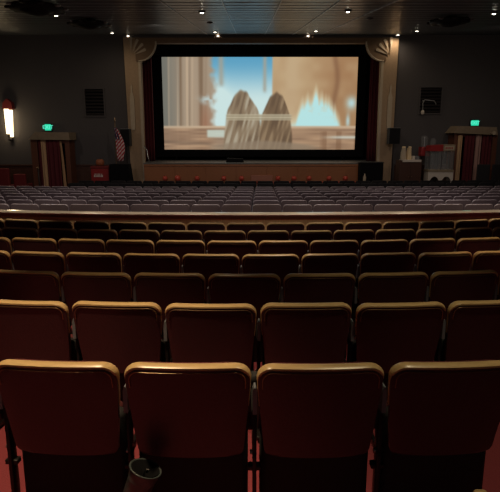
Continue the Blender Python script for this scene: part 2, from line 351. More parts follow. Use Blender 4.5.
# ---------------- screen ----------------
DS = 22.6
def sl(c): return tuple((v / 255 / 12.92) if v / 255 <= .04045 else ((v / 255 + .055) / 1.055) ** 2.4 for v in c)
def mixc(a, b, t): t = max(0, min(1, t)); return tuple(x + (y - x) * t for x, y in zip(a, b))
def ss(a, b, x):
    t = max(0, min(1, (x - a) / (b - a))); return t * t * (3 - 2 * t)
def hsh(i, j): 
    v = math.sin(i * 127.1 + j * 311.7) * 43758.5453; return v - math.floor(v)
def vn(x, y):
    i, j = math.floor(x), math.floor(y); u, v = x - i, y - j; u = u * u * (3 - 2 * u); v = v * v * (3 - 2 * v)
    return (hsh(i, j) * (1 - u) + hsh(i + 1, j) * u) * (1 - v) + (hsh(i, j + 1) * (1 - u) + hsh(i + 1, j + 1) * u) * v
def picture(x, y):
    """x 161..358, y 57..149: a plain burning wooden room, soft focus"""
    st = vn(x * .42 + y * .01, 3.3) * .6 + vn(x * .15, 8.1) * .4; cl = vn(x * .12, y * .12); fn_ = vn(x * .3 + 50, y * .3)
    c = mixc((112, 112, 104), (168, 148, 126), ss(162, 186, x))
    c = mixc(c, (206, 180, 150), .8 * ss(.55, .85, st)); c = mixc(c, (118, 94, 72), .8 * ss(.5, .2, st) * ss(168, 180, x)) if st < .5 else c
    c = mixc(c, (160, 100, 72), .55 * math.exp(-((x - 204) / 6) ** 2) * ss(85, 125, y))
    blue = ss(208, 217, x + 5 * (vn(5, y * .2) - .5) + 3 * (fn_ - .5)) * (1 - ss(271, 274, x))
    sky = mixc((88, 165, 205), (212, 240, 240), ss(56, 102, y) + .5 * math.exp(-((x - 218) / 9) ** 2 - ((y - 110) / 25) ** 2))
    c = mixc(c, sky, blue)
    for xc, ye, w_ in ((220.5, 88, 2.8), (264.5, 94, 2.0)):
        c = mixc(c, (168, 165, 150), .8 * math.exp(-((x - xc) / w_) ** 2) * (1 - ss(ye - 6, ye, y)))
    w_ = mixc((196, 166, 126), (164, 122, 84), ss(290, 345, x) * .7 + .35 * (cl - .3))
    w_ = mixc(w_, (128, 88, 62), .65 * math.exp(-((x - 336 - 2 * math.sin(y * .1)) / 3.0) ** 2))
    w_ = mixc(w_, (205, 180, 145), .4 * math.exp(-((x - 292) / 9) ** 2))
    c = mixc(c, w_, ss(271, 274, x))
    c = mixc(c, (200, 228, 232), .85 * math.exp(-((x - 206) / 7) ** 2 - ((y - 99) / 4) ** 2) * ss(.3, .7, fn_))
    # flames
    top = 91 + abs(x - 318) ** 1.2 * .62 + 9 * (vn(x * .25, 2) - .5) + 5 * (vn(x * .6, 9) - .5)
    q = (1 - ss(125, 127, y)) * ss(283, 292, x + 5 * (fn_ - .5)) * (1 - ss(338, 347, x))
    c = mixc(c, (222, 214, 180), .7 * ss(top - 9, top + 3, y) * q)
    c = mixc(c, (188, 242, 246), ss(top - 1, top + 9, y) * q * .95)
    c = mixc(c, (214, 214, 190), .35 * q * ss(.62, .85, fn_) * (1 - ss(top + 8, top + 20, y)) * ss(top, top + 4, y))
    c = mixc(c, (190, 232, 238), min(1, .9 * math.exp(-((x - 353) / 5) ** 2 - ((y - 102) / 6) ** 2) + .8 * math.exp(-((x - 350) / 2) ** 2 - ((y - 120) / 7) ** 2)))
    # benches at the bottom
    if y > 124:
        hz = mixc((186, 150, 118), (138, 108, 86), vn(x * .05, y * .55))
        c = mixc(c, hz, .92 * ss(124.5, 126.5, y))
        c = mixc(c, (212, 188, 158), .8 * math.exp(-((y - 126) / 1.2) ** 2))
        if x > 283: c = mixc(c, (118, 84, 60), .5 * ss(.5, .8, vn(x * .22, 4)) * ss(129, 132, y))
        c = mixc(c, (205, 222, 210), .85 * ss(204, 207, x) * (1 - ss(222, 226, x)) * ss(128, 130, y) * (1 - ss(135, 138, y)))
        c = mixc(c, (215, 228, 220), .7 * ss(318, 345, x) * math.exp(-((y - 136.5) / 1.5) ** 2))
        c = mixc(c, (112, 92, 76), .6 * math.exp(-((y - 141 - .05 * (x - 161)) / 1.5) ** 2) * (1 - ss(205, 215, x)))
    # two plain heaps of brown cloth with a pale plank across
    for xc, tp, hl, hr, ca, cb in ((241, 90, 17, 20, (138, 118, 94), (176, 164, 142)), (277, 92, 17, 15, (112, 90, 68), (146, 122, 94))):
        h_ = (hl if x < xc else hr) * (.82 + .28 * ss(96, 149, y)); u = abs(x - xc) / h_
        edge = tp + 20 * u ** 2.2 + 3 * (vn(x * .3, 7) - .5)
        k = ss(edge - 1.5, edge + 2.5, y) * (1 - ss(.92, 1.08, u))
        f_ = vn((x - xc) * .45 + (y - 90) * .12 + 20, y * .05)
        cc = mixc(ca, cb, ss(.35, .8, f_)); cc = mixc(cc, (84, 66, 52), .5 * ss(.35, .1, f_) if f_ < .35 else 0)
        c = mixc(c, cc, k)
    c = mixc(c, mixc((198, 188, 160), (160, 148, 122), .5 + .5 * math.sin(y * 2.2)), .85 * ss(224, 227, x) * (1 - ss(290, 294, x)) * ss(112.5, 113.8, y) * (1 - ss(118.5, 119.8, y)))
    g = ss(200, 222, x) * (1 - ss(306, 330, x)) * ss(138, 142, y - abs(x - 262) ** 1.5 * .012)
    c = mixc(c, (142, 124, 104), g * .75)
    v_ = mixc(c, (150, 140, 125), .10)
    return v_
bm = nb(); NX, NY = 230, 110
lay = bm.loops.layers.float_color.new('picture')
c00 = P(161.5, 57, DS); c10 = P(358.3, 56, DS); c01 = P(166, 149.5, DS); c11 = P(355.2, 148, DS)
x0 = c00.x; x1 = c10.x; z1 = c00.z; z0 = c01.z
vs = [[bm.verts.new((x0 + (x1 - x0) * i / NX, DS, z1 + (z0 - z1) * j / NY)) for i in range(NX + 1)] for j in range(NY + 1)]
for j in range(NY):
    for i in range(NX):
        f = bm.faces.new((vs[j][i], vs[j][i + 1], vs[j + 1][i + 1], vs[j + 1][i]))
        for l, (ii, jj) in zip(f.loops, ((i, j), (i + 1, j), (i + 1, j + 1), (i, j + 1))):
            l[lay] = (*sl(picture(161 + 197 * ii / NX, 57 + 92 * jj / NY)), 1)
scr = thing('movie_screen', 'large lit movie screen showing a blurred burning wooden room', 'screen', (0, 0, 0))
m = bpy.data.materials.new('lit_picture'); m.use_nodes = True; nt = m.node_tree
for n_ in list(nt.nodes): nt.nodes.remove(n_)
at = nt.nodes.new('ShaderNodeAttribute'); at.attribute_name = 'picture'; em = nt.nodes.new('ShaderNodeEmission'); ou = nt.nodes.new('ShaderNodeOutputMaterial')
em.inputs[1].default_value = .95
nt.links.new(at.outputs['Color'], em.inputs[0]); nt.links.new(em.outputs[0], ou.inputs[0])
me = bpy.data.meshes.new('picture_surface'); bm.to_mesh(me); bm.free(); me.materials.append(m)
ps = bpy.data.objects.new('picture_surface', me); col.objects.link(ps); ps.parent = scr
bm = nb(); box(bm, x0 - .1, x1 + .1, DS + .01, DS + .06, z0 - .1, z1 + .1); finish('screen_backing', bm, M['stageblack'], scr)
bm = nb()
for a_, b_, c_, d_ in ((x0 - .35, x0, z0 - .3, z1 + .3), (x1, x1 + .35, z0 - .3, z1 + .3), (x0, x1, z0 - .3, z0), (x0, x1, z1, z1 + .3)):
    box(bm, a_, b_, DS - .06, DS + .01, c_, d_)
finish('masking_frame', bm, M['stageblack'], scr)
for x in (x0 + .5, x1 - .5):
    bm = nb(); box(bm, x - .04, x + .04, DS - .04, DS + .04, zst, z0 - .3); finish('screen_foot', bm, M['stageblack'], scr)

# curtains
def wavy(bm, xa, xb, za, zb, y, amp=.04, waves=6, th=.02, n=60, wfun=None):
    top = []; 
    rows = 8
    g = []
    for j in range(rows + 1):
        t = j / rows; r_ = []
        for i in range(n + 1):
            s = i / n; x = xa + (xb - xa) * s
            if wfun: x = wfun(s, t)
            r_.append((x, y + amp * math.sin(s * waves * 2 * math.pi), zb + (za - zb) * t))
        g.append(r_)
    f1 = [[bm.verts.new(p) for p in r_] for r_ in g]; f2 = [[bm.verts.new((p[0], p[1] + th, p[2])) for p in r_] for r_ in g]
    for j in range(rows):
        for i in range(n):
            bm.faces.new((f1[j][i], f1[j][i + 1], f1[j + 1][i + 1], f1[j + 1][i])); bm.faces.new((f2[j][i], f2[j + 1][i], f2[j + 1][i + 1], f2[j][i + 1]))
        bm.faces.new((f1[j][0], f1[j + 1][0], f2[j + 1][0], f2[j][0])); bm.faces.new((f1[j][n], f2[j][n], f2[j + 1][n], f1[j + 1][n]))
    for i in range(n):
        bm.faces.new((f1[0][i], f2[0][i], f2[0][i + 1], f1[0][i + 1])); bm.faces.new((f1[rows][i], f1[rows][i + 1], f2[rows][i + 1], f2[rows][i]))
zh = 6.3
for lx, rx, side in ((141, 153, 'left'), (369, 381, 'right')):
    bm = nb(); wavy(bm, P(lx, 100, 21.6).x, P(rx, 100, 21.6).x, zst + .01, zh, 21.6, .05, 4)
    tag(finish('stage_curtain', bm, M['curtain'], smooth=True), 'dark maroon stage curtain hanging %s of the movie screen' % side, 'curtain')
bm = nb(); wavy(bm, P(142, 50, 21.8).x, P(381, 50, 21.8).x, P(250, 55, 21.8).z, zh, 21.8, .04, 30, n=240)
tag(finish('curtain_valance', bm, M['stageblack'], smooth=True), 'black valance hanging above the movie screen', 'curtain')

# ---------------- rail between the two seat blocks ----------------
DR = 8.5; RR = 30.0
def arc_pt(s, d, Rd): a = s / Rd; return Rd * math.sin(a), d + Rd * (1 - math.cos(a))
def arc_sweep(bm, d, Rd, prof, s0=-6.2, s1=6.2, n=40):
    rings = []
    for i in range(n + 1):
        s = s0 + (s1 - s0) * i / n
        rings.append([bm.verts.new((*arc_pt(s, d + dy, Rd - dy), z)) for dy, z in prof])
    k = len(prof)
    for a_, b_ in zip(rings, rings[1:]):
        for q in range(k): bm.faces.new((a_[q], a_[(q + 1) % k], b_[(q + 1) % k], b_[q]))
    bm.faces.new(rings[0]); bm.faces.new(rings[-1][::-1])
fz = floor_z(DR) - .01; zr = P(250, 212.6, DR).z
t = thing('divider_rail', 'long low wooden divider wall with cream cap between the seat blocks', 'railing', (0, DR, fz))
bm = nb(); arc_sweep(bm, 0, RR, [(-.04, 0), (-.04, zr - fz - .06), (.04, zr - fz - .06), (.04, 0)]); finish('wall_panel', bm, M['railwood'], t)
bm = nb(); z_ = zr - fz
arc_sweep(bm, 0, RR, [(-.075, z_ - .045), (-.085, z_ - .025), (-.07, z_ - .005), (-.03, z_), (.04, z_), (.08, z_ - .01), (.08, z_ - .045)]); finish('rail_cap', bm, M['railcap'], t)
bm = nb(); arc_sweep(bm, 0, RR, [(-.06, z_ - .095), (-.07, z_ - .045), (.06, z_ - .045), (.06, z_ - .07)]); finish('cap_moulding', bm, M['bead'], t)
bm = nb(); arc_sweep(bm, 0, RR, [(-.058, 0), (-.058, .1), (-.04, .11), (-.04, 0)]); finish('skirting', bm, M['wains'], t)

# ---------------- theatre seats ----------------
HB = .88; REC = R(7)
def seat_proto(tag_, W, back, trim, bead, cush, nx=12, detail=True, tk=1.0):
    """returns dict name -> (mesh, parentname)"""
    out = {}
    hwT = W / 2; zb = .42; zt = HB; rc = .062; 
    def hw(z):
        t = (z - zb) / (zt - zb); h = hwT * (.87 + .13 * min(1, t * 1.25) ** .8)
        if z > zt - rc:
            q = (z - (zt - rc)) / rc; h = h - rc + rc * math.sqrt(max(0, 1 - q * q))
        if z < zb + .03:
            q = 1 - (z - zb) / .03; h = h - .03 + .03 * math.sqrt(max(0, 1 - q * q))
        return h
    def lean(z): return -math.tan(REC) * (z - zb) * .85 - .02 * ((z - zb) / .46) ** 2 + .0
    zs = [zb, zb + .004, zb + .012, zb + .03] + [zb + .03 + (zt - rc - zb - .03) * k / 8 for k in range(1, 9)] + [zt - rc + rc * math.sin(R(a)) for a in (20, 40, 55, 68, 80, 90)]
    def panel(y0, y1, sc_=1, curve=.018):
        bm = nb(); A = []; B = []
        for z in zs:
            h = max(hw(z) * sc_, .01)
            ra = []; rb = []
            for i in range(nx + 1):
                s = -1 + 2 * i / nx; y = lean(z) + curve * s * s
                e = 1 if 0 < i < nx else 0
                ra.append(bm.verts.new((h * s, y + y0 + (0 if e else .006), z))); rb.append(bm.verts.new((h * s, y + y1 - (0 if e else .004), z)))
            A.append(ra); B.append(rb)
        n = nx
        for j in range(len(zs) - 1):
            for i in range(n):
                bm.faces.new((A[j][i], A[j][i + 1], A[j + 1][i + 1], A[j + 1][i])); bm.faces.new((B[j][i], B[j + 1][i], B[j + 1][i + 1], B[j][i + 1]))
            bm.faces.new((A[j][0], A[j + 1][0], B[j + 1][0], B[j][0])); bm.faces.new((A[j][n], B[j][n], B[j + 1][n], A[j + 1][n]))
        for i in range(n):
            bm.faces.new((A[0][i], B[0][i], B[0][i + 1], A[0][i + 1])); bm.faces.new((A[-1][i], A[-1][i + 1], B[-1][i + 1], B[-1][i]))
        return bm
    def mk(name, bm, m, smooth=True, ang=50):
        o = finish(name, bm, m); 
        if smooth: smooth_ang(o, ang)
        me = o.data; bpy.data.objects.remove(o); me.name = name; return me
    out['backrest'] = (mk('backrest', panel(0, .03), back), None)
    out['back_cushion'] = (mk('back_cushion', panel(.028, .075, .95, .012), cush), None)
    # trim path over the top
    zside = zt - .20
    def path(off=0, yo=.0, zlow=zside):
        L_ = []
        for k in range(9): z = zlow + (zt - rc - zlow) * k / 8; L_.append((-(hw(z) - off), z))
        for a in (15, 30, 45, 60, 75, 90):
            z = zt - rc + rc * math.sin(R(a)); L_.append((-(hwT - rc + (rc - off) * math.cos(R(a))), z - off * math.sin(R(a))))
        n0 = len(L_)
        xe = L_[-1][0]
        for k in range(1, 9): L_.append((xe + (-xe) * k / 8, L_[-1][1]))
        full = L_ + [(-x, z) for x, z in L_[-2::-1]]
        return [(x, lean(z) + .018 * (x / hwT) ** 2 + yo, z) for x, z in full]
    pts = path(0, .026); r1 = []; r2 = []
    for x, y, z in pts:
        q = ss(zt - .085, zt - .004, z); r1.append((.0035 + .0105 * q) * tk); r2.append(.009 + .018 * q)
    bm = nb(); tube(bm, pts, r1, 10, r2); out['top_trim'] = (mk('top_trim', bm, trim), None)
    if detail:
        bm = nb(); tube(bm, path(.019, -.0015, zt - .10), .0026, 6); out['piping'] = (mk('piping', bm, bead), 'top_trim')
    # folded seat pan
    bm = nb(); box(bm, -hwT * .955, hwT * .955, .075, .155, .11, .60, .03); out['seat_pan'] = (mk('seat_pan', bm, M['blackfab']), None)
    bm = nb(); box(bm, -hwT * .82, hwT * .82, .155, .215, .16, .60, .028); out['seat_cushion'] = (mk('seat_cushion', bm, cush), None)
    # standard on the left side
    X = -W / 2 - .0125
    bm = nb(); box(bm, X - .009, X + .009, .03, .085, .03, .66, .004); box(bm, X - .014, X + .014, -.06, .22, .0, .03, .006)
    box(bm, X - .03, X + .03, .04, .08, .33, .355, .005)
    box(bm, X - .009, X + .009, .03, .20, .40, .44, .004)
    out['standard'] = (mk('standard', bm, M['iron']), None)
    bm = nb(); prism(bm, [(X - .0095, .64), (X + .0095, .64), (X + .0095, .745), (X + .004, .765), (X - .004, .765), (X - .0095, .745)], .0, .06)
    out['upper_bracket'] = (mk('upper_bracket', bm, M['bluegrey'], False), 'standard')
    if detail:
        bm = nb(); cyl(bm, (X - .02, .055, .42), (X - .003, .055, .42), .011, n=10); out['pivot_bolt'] = (mk('pivot_bolt', bm, M['steel']), 'standard')
    bm = nb(); box(bm, X - .013, X + .013, .04, .32, .60, .635, .010); out['armrest'] = (mk('armrest', bm, M['black']), None)
    return out
def place(proto, x, y, rz, label, group, tilt=0, sx=1, name='theatre_seat', nostd=False):
    t = thing(name, label, 'seat', (x, y, floor_z(y) + .002), rz, group); t.rotation_euler = (tilt, 0, rz)
    t.scale = (sx, 1, 1)
    made = {}
    for k, (me, par) in proto.items():
        o = bpy.data.objects.new(k, me); col.objects.link(o); o.parent = made[par] if par else t; made[k] = o
    return t
ORD = ['zeroth', 'first', 'second', 'third', 'fourth', 'fifth', 'sixth', 'seventh', 'eighth', 'ninth', 'tenth', 'eleventh', 'twelfth', 'thirteenth', 'fourteenth', 'fifteenth', 'sixteenth', 'seventeenth', 'eighteenth', 'nineteenth', 'twentieth']
def ordn(n): return ORD[n] if n <= 20 else ('twenty-' + ORD[n - 20] if n < 30 else ('thirtieth' if n == 30 else 'thirty-' + ORD[n - 30]))
PR = seat_proto('rear', .527, M['vinyl'], M['tan'], M['bead'], M['cushion'])
PF = seat_proto('front', .53, M['mauve'], M['mauve_trim'], M['bead'], M['mauve'], 8, False, .6)
PB = seat_proto('dark', .53, M['blackfab'], M['black'], M['bead'], M['blackfab'], 8, False, .8)  # darkness of the unlit far rows is put into black upholstery
# measured rows: distance, gap pixel near centre, pitch px, y px of the top, arc radius
rows = [(2.06, 254, 131.75, 365.5), (2.94, 258.5, 94.5, 302), (3.81, 282, 74.6, 274), (4.69, 240.7, 59.3, 254.5), (5.56, 257.5, 51.06, 241.5), (6.44, 246.5, 43.05, 230.5), (7.31, 226, 39.5, 223.5)]
names = ['nearest row', 'second nearest row', 'third nearest row', 'fourth nearest row', 'fifth nearest row', 'second row before the rail', 'row touching the rail']
allseats = []
def row_layout(d, gap, pitch_px, Rd, jig=0.0):
    """seats centred on an arc; returns list of (x, y, rz, scale)"""
    d1 = d + .045; H = ZC - floor_z(d1) - HB; z = d1 * math.cos(TH) + H * math.sin(TH)
    wpitch = pitch_px * z / F * 1.006; g0 = (gap - 250) * z / F
    res = []
    for k in range(-40, 40):
        s = g0 + (k + .5) * wpitch
        x, y = arc_pt(s, d, Rd); zz = y * math.cos(TH) + H * math.sin(TH); px = 250 + x * F / zz
        hwp = wpitch / 2 * F / zz
        if px + hwp > -2 and px - hwp < 502 and not (d > 16.3 and px < 70): res.append((x, y, s / Rd, wpitch / .56))
    return res
for i, (d, g, p, yp) in enumerate(rows):
    dd = d + .135      # the trim leans back toward the viewer from the seat origin
    H = ZC - floor_z(d) - HB; z = d * math.cos(TH) + H * math.sin(TH)
    L_ = row_layout(d, g, p, 15.0)
    for k, (x, y, rz, sx_) in enumerate(L_):
        lab = 'maroon seat with tan top, %s from left in the %s' % (ordn(k + 1), names[i])
        t = place(PR, x, y + .045, rz + random.uniform(-.012, .012), lab, 'maroon seats of the rear block', random.uniform(-.012, .012), sx_)
        # tilting pushes feet by a hair only
        allseats.append(t)
        if i == 0 and abs(x - (318.5 - 250) * 2.2 / F) < .15:
            bm = nb(); lathe(bm, [(.026, .636), (.031, .70), (.028, .70), (.024, .645), (.002, .645)], (-.276, .285, 0), 20)
            finish('armrest_cup', bm, M['black'], t, True)['label'] = 'small round black cup on the armrest end'
        if i == 0 and abs(x - (186.5 - 250) * 2.2 / F) < .15:
            bm = nb(); cx, cy_, cz = -.180, -.095, .425
            q = [(.046, -.26), (.052, -.05), (.060, 0), (.064, .004), (.060, .008), (.054, .002), (.047, -.2), (.0471, -.205)]
            lathe(bm, [(a_ * 1.14, b_) for a_, b_ in q], (0, 0, 0), 28); o = finish('cup_holder', bm, M['cup'], t, True, (cx, cy_, cz)); o.rotation_euler = (R(-4), R(20), 0)
            o['label'] = 'open black cup holder on the back of the seat'
            bm = nb(); lathe(bm, [(.050, -.14), (.0612, .0065), (.0600, .0075), (.048, -.13), (.002, -.132)], (0, 0, 0), 28); li = finish('dark_insert', bm, M['stageblack'], o, True)  # added black insert, stands in for the shade inside the cup
            bm = nb(); box(bm, cx - .012, cx + .012, cy_ + .05, .0, cz - .06, cz - .035, .003); finish('holder_bracket', bm, M['iron'], t)
# front block
fr = []
d = 9.5; i = 0; gap = 405
while i < 9:
    p = .56 * F / ((d) * math.cos(TH) + (ZC - floor_z(d) - HB) * math.sin(TH))
    fr.append((d, gap if i % 2 == 0 else gap + p / 2, p)); d += (1.02 if i != 6 else 1.25); i += 1
fn = ['first', 'second', 'third', 'fourth', 'fifth', 'sixth', 'seventh', 'eighth', 'ninth', 'tenth', 'eleventh', 'twelfth']
rest = []; count = len(allseats)
for i, (d, g, p) in enumerate(fr):
    L_ = row_layout(d, g, p, 90.0)
    for k, (x, y, rz, sx_) in enumerate(L_):
        y += .08
        proto_, lab0, grp = (PF, 'grey mauve seat', 'grey mauve seats of the front block') if i < 7 else (PB, 'black seat', 'unlit seats nearest the stage, coloured black')
        if count < 299:
            lab = '%s, %s from left in the %s row beyond the rail' % (lab0, ordn(k + 1), fn[i])
            place(proto_, x, y, rz + random.uniform(-.015, .015), lab, grp, random.uniform(-.015, .015), 1); count += 1
        else: rest.append((x, y, rz))
print('SEATS', count)
# armrest of the row the viewer stands in
t = thing('armrest_post', 'rounded tan wooden armrest end at the bottom right corner', 'armrest', (P(479, 487.5, 1.42).x, 1.42, floor_z(1.42)))
H_ = P(479, 487.5, 1.42).z - t.location.z
bm = nb(); box(bm, -.022, .022, -.2, .0, H_ - .03, H_ - .0, .012); finish('wooden_top', bm, M['tan'], t, True)
bm = nb(); box(bm, -.011, .011, -.04, .02, .02, H_ - .03, .003); box(bm, -.018, .018, -.12, .1, 0, .02, .005); finish('post', bm, M['iron'], t)

# ---------------- ceiling fixtures ----------------
def downlight(px, py, desc, power=0, dim=False):
    p = on_ceil(px, py); t = thing('downlight', desc, 'ceiling light', (p.x, p.y, ceil_z(p.y) - .03), 0, 'small downlights in the ceiling')
    t.rotation_euler = (math.atan(.126), 0, 0)
    bm = nb(); lathe(bm, [(.045, .03), (.075, .03), (.075, 0), (.06, -.008), (.045, 0)], (0, 0, 0), 20); finish('lamp_ring', bm, M['steel'], t, True)
    r = .04 * (p.y / 15) ** .5
    bm = nb(); lathe(bm, [(r, .01), (r, -.012), (r * .6, -.02), (.002, -.022)], (0, 0, 0), 16); finish('lamp_lens', bm, M['bulb'] if not dim else M['steel'], t, True)
    if power: lamp('SPOT', 'downlight_lamp', (p.x, p.y, p.z - .1), power, (1, .78, .55), .04, 165, .9, (p.x, p.y + .6, 3))
for px_, py_, ds in ((56, 14, 'lit downlight just below the big dark ring in the top left corner'), (112, 32, 'lit downlight right of the smaller dark ring lamp at left'), (128, 36, 'lit downlight at the top corner of the left column'),
        (202, 11, 'lit downlight left of centre, highest above the screen'), (215, 31, 'lit downlight close over the lintel, upper of the left pair'), (218, 35, 'lit downlight close over the lintel, lower of the left pair'),
        (316, 30, 'lit downlight close over the lintel, upper of the right pair'), (308, 35, 'lit downlight close over the lintel, lower of the right pair'), (348, 10, 'lit downlight right of centre, highest above the screen'),
        (398, 34, 'lit downlight at the top corner of the right column'), (417, 30, 'lit downlight left of the dark ring lamp at right'), (494, 12, 'bright downlight at the far right edge of the ceiling')):
    downlight(px_, py_, ds, 24 if py_ > 25 else 0)
downlight(210, 22, 'unlit downlight between the lit ones left of centre', dim=True)
downlight(370, 18, 'unlit downlight right of centre above the lintel', dim=True)
def ring_lamp(px, py, desc, dia):
    p = on_ceil(px, py); t = thing('ring_chandelier', desc, 'chandelier', (p.x, p.y, ceil_z(p.y)), 0, 'dark round ceiling chandeliers')
    r = dia / 2
    bm = nb(); lathe(bm, [(.08, .03), (.08, -.05), (.02, -.06), (.02, -.12), (r * .5, -.13), (r * .55, -.17), (r * .3, -.22), (.01, -.25)], (0, 0, 0), 28); finish('centre_bowl', bm, M['black'], t, True)
    bm = nb(); lathe(bm, [(r * .5, -.12), (r * .9, -.10), (r * .92, -.14), (r * .5, -.17)], (0, 0, 0), 28); finish('ring', bm, M['black'], t, True)
    for k in range(10):
        a = 2 * math.pi * k / 10 + .2
        bm = nb(); ball(bm, (math.cos(a) * r * .93, math.sin(a) * r * .93, -.12), .06, (1, 1, .45), 10); g = finish('lamp_cup', bm, M['steel'] if k % 3 == 0 else M['iron'], t, True)
ring_lamp(89, 19, 'smaller looking dark ring chandelier above the left wall vent', 1.05)
ring_lamp(36, 1, 'dark ring chandelier cut by the top edge at upper left', 1.05)
ring_lamp(450, 16, 'dark ring chandelier above the right wall vent', 1.0)

# ---------------- wall vents ----------------
def vent(x0, x1, y0, y1, desc, broken=False):
    a_ = P(x0, y0, DW - .02); b_ = P(x1, y1, DW - .02); w_ = b_.x - a_.x; h = a_.z - b_.z
    t = thing('wall_vent', desc, 'vent', ((a_.x + b_.x) / 2, DW, b_.z))
    bm = nb(); f = .05
    for q in ((-w_ / 2 - f, -w_ / 2, -f, h + f), (w_ / 2, w_ / 2 + f, -f, h + f), (-w_ / 2, w_ / 2, -f, 0), (-w_ / 2, w_ / 2, h, h + f)): box(bm, q[0], q[1], -.05, 0, q[2], q[3])
    finish('frame', bm, M['wall'], t)
    bm = nb(); box(bm, -w_ / 2, w_ / 2, -.012, -.004, 0, h); finish('backing', bm, M['stageblack'], t)
    for k in range(8):
        z = h * (k + .5) / 8; bm = nb()
        vs_ = [bm.verts.new(v) for v in ((-w_ / 2, -.045, z - .035), (w_ / 2, -.045, z - .035), (w_ / 2, -.014, z + .035), (-w_ / 2, -.014, z + .035), (-w_ / 2, -.040, z - .040), (w_ / 2, -.040, z - .040), (w_ / 2, -.009, z + .030), (-w_ / 2, -.009, z + .030))]
        for ff in ((0, 1, 2, 3), (4, 7, 6, 5), (0, 4, 5, 1), (1, 5, 6, 2), (2, 6, 7, 3), (3, 7, 4, 0)): bm.faces.new([vs_[q] for q in ff])
        finish('slat', bm, M['iron'], t)
vent(84.5, 104.5, 89, 115.5, 'black louvred wall vent left of the screen')
vent(421, 440, 87.5, 113, 'black louvred wall vent right of the screen')
# pale fixture hanging in front of the right vent
p0 = P(423, 111, 20.85)
t = thing('wall_bracket_arm', 'thin pale bracket arm in front of the right wall vent', 'bracket', (p0.x, 20.98, p0.z))
bm = nb(); tube(bm, [(0, -.1, 0), (-.02, -.1, .3), (.05, -.1, .42), (.42, -.1, .38), (.5, -.1, .25)], .018, 6); tube(bm, [(0, 0, .38), (0, -.1, .38)], .02, 6); finish('arm', bm, M['steel'], t)
bm = nb(); ball(bm, (0, -.1, -.05), .07, (1, 1, 1.3), 12); finish('lamp_head', bm, M['white'], t, True)

# ---------------- wall sconce ----------------
p0 = P(8.5, 124, 20.85)
t = thing('wall_sconce', 'bright lit wall sconce with red cap at the far left', 'wall lamp', (p0.x, DW, p0.z))
def Ls(x, y): v = P(x, y, 20.85); return (v.x - p0.x, -.15, v.z - p0.z)
for (xa, ya, xb, yb) in ((6.2, 109, 8.2, 134), (10.2, 110, 12, 137)):
    bm = nb(); cyl(bm, Ls(xa, ya), Ls(xb, yb), .085, .06, 16); g = finish('glass_tube', bm, M['sconce'], t, True)
bm = nb(); a_ = Ls(4, 109); b_ = Ls(12, 100)
prism(bm, [(a_[0] - .02, a_[2]), (b_[0] + .04, a_[2]), (b_[0] + .0, b_[2] - .1), ((a_[0] + b_[0]) / 2, b_[2] + .05), (a_[0] + .02, b_[2] - .1)], -.26, -.02); finish('cap', bm, M['redseat'], t)
bm = nb(); a_ = Ls(10.5, 139); ball(bm, (a_[0], -.15, a_[2] - .02), .07, (1.2, 1, .8), 12); box(bm, a_[0] - .05, a_[0] + .05, -.1, 0, a_[2] - .05, a_[2] + .05); box(bm, -.1, .1, -.03, 0, -.5, .5, .01); finish('bracket', bm, M['iron'], t)
lamp('POINT', 'sconce_lamp', (p0.x + .05, 20.3, p0.z), 14, (1, .75, .45), .15)

# ---------------- exit signs ----------------
def exit_sign(x0, x1, y0, y1, D, desc):
    a_ = P(x0, y0, D); b_ = P(x1, y1, D); w_ = b_.x - a_.x; h = a_.z - b_.z
    t = thing('exit_sign', desc, 'sign', ((a_.x + b_.x) / 2, D, b_.z))
    bm = nb(); box(bm, -w_ / 2 - .03, w_ / 2 + .03, 0, .09, -.03, h + .03, .01)
    if D < 20.9: box(bm, -.03, .03, .08, DW - D, h / 2 - .03, h / 2 + .03)
    finish('housing', bm, M['black'], t)
    bm = nb(); box(bm, -w_ / 2, w_ / 2, -.008, 0, 0, h); finish('lit_face', bm, M['exit'], t)
    cu = bpy.data.curves.new('letters', 'FONT'); cu.body = 'EXIT'; cu.size = h * .85; cu.align_x = 'CENTER'; cu.align_y = 'CENTER'; cu.extrude = .003
    ob = bpy.data.objects.new('tmp', cu); col.objects.link(ob)
    dg = bpy.context.evaluated_depsgraph_get(); me = bpy.data.meshes.new_from_object(ob.evaluated_get(dg)); bpy.data.objects.remove(ob)
    me.materials.clear(); me.materials.append(M['exitl'])
    lo = bpy.data.objects.new('letters', me); col.objects.link(lo); lo.parent = t; lo.location = (0, -.012, h / 2); lo.rotation_euler = (R(90), 0, 0)
exit_sign(44.6, 51.2, 124.2, 130.4, 20.85, 'green lit exit sign above the left curtained doorway')
exit_sign(471.5, 478.5, 120.3, 125.6, 20.85, 'green lit exit sign above the right curtained doorway')

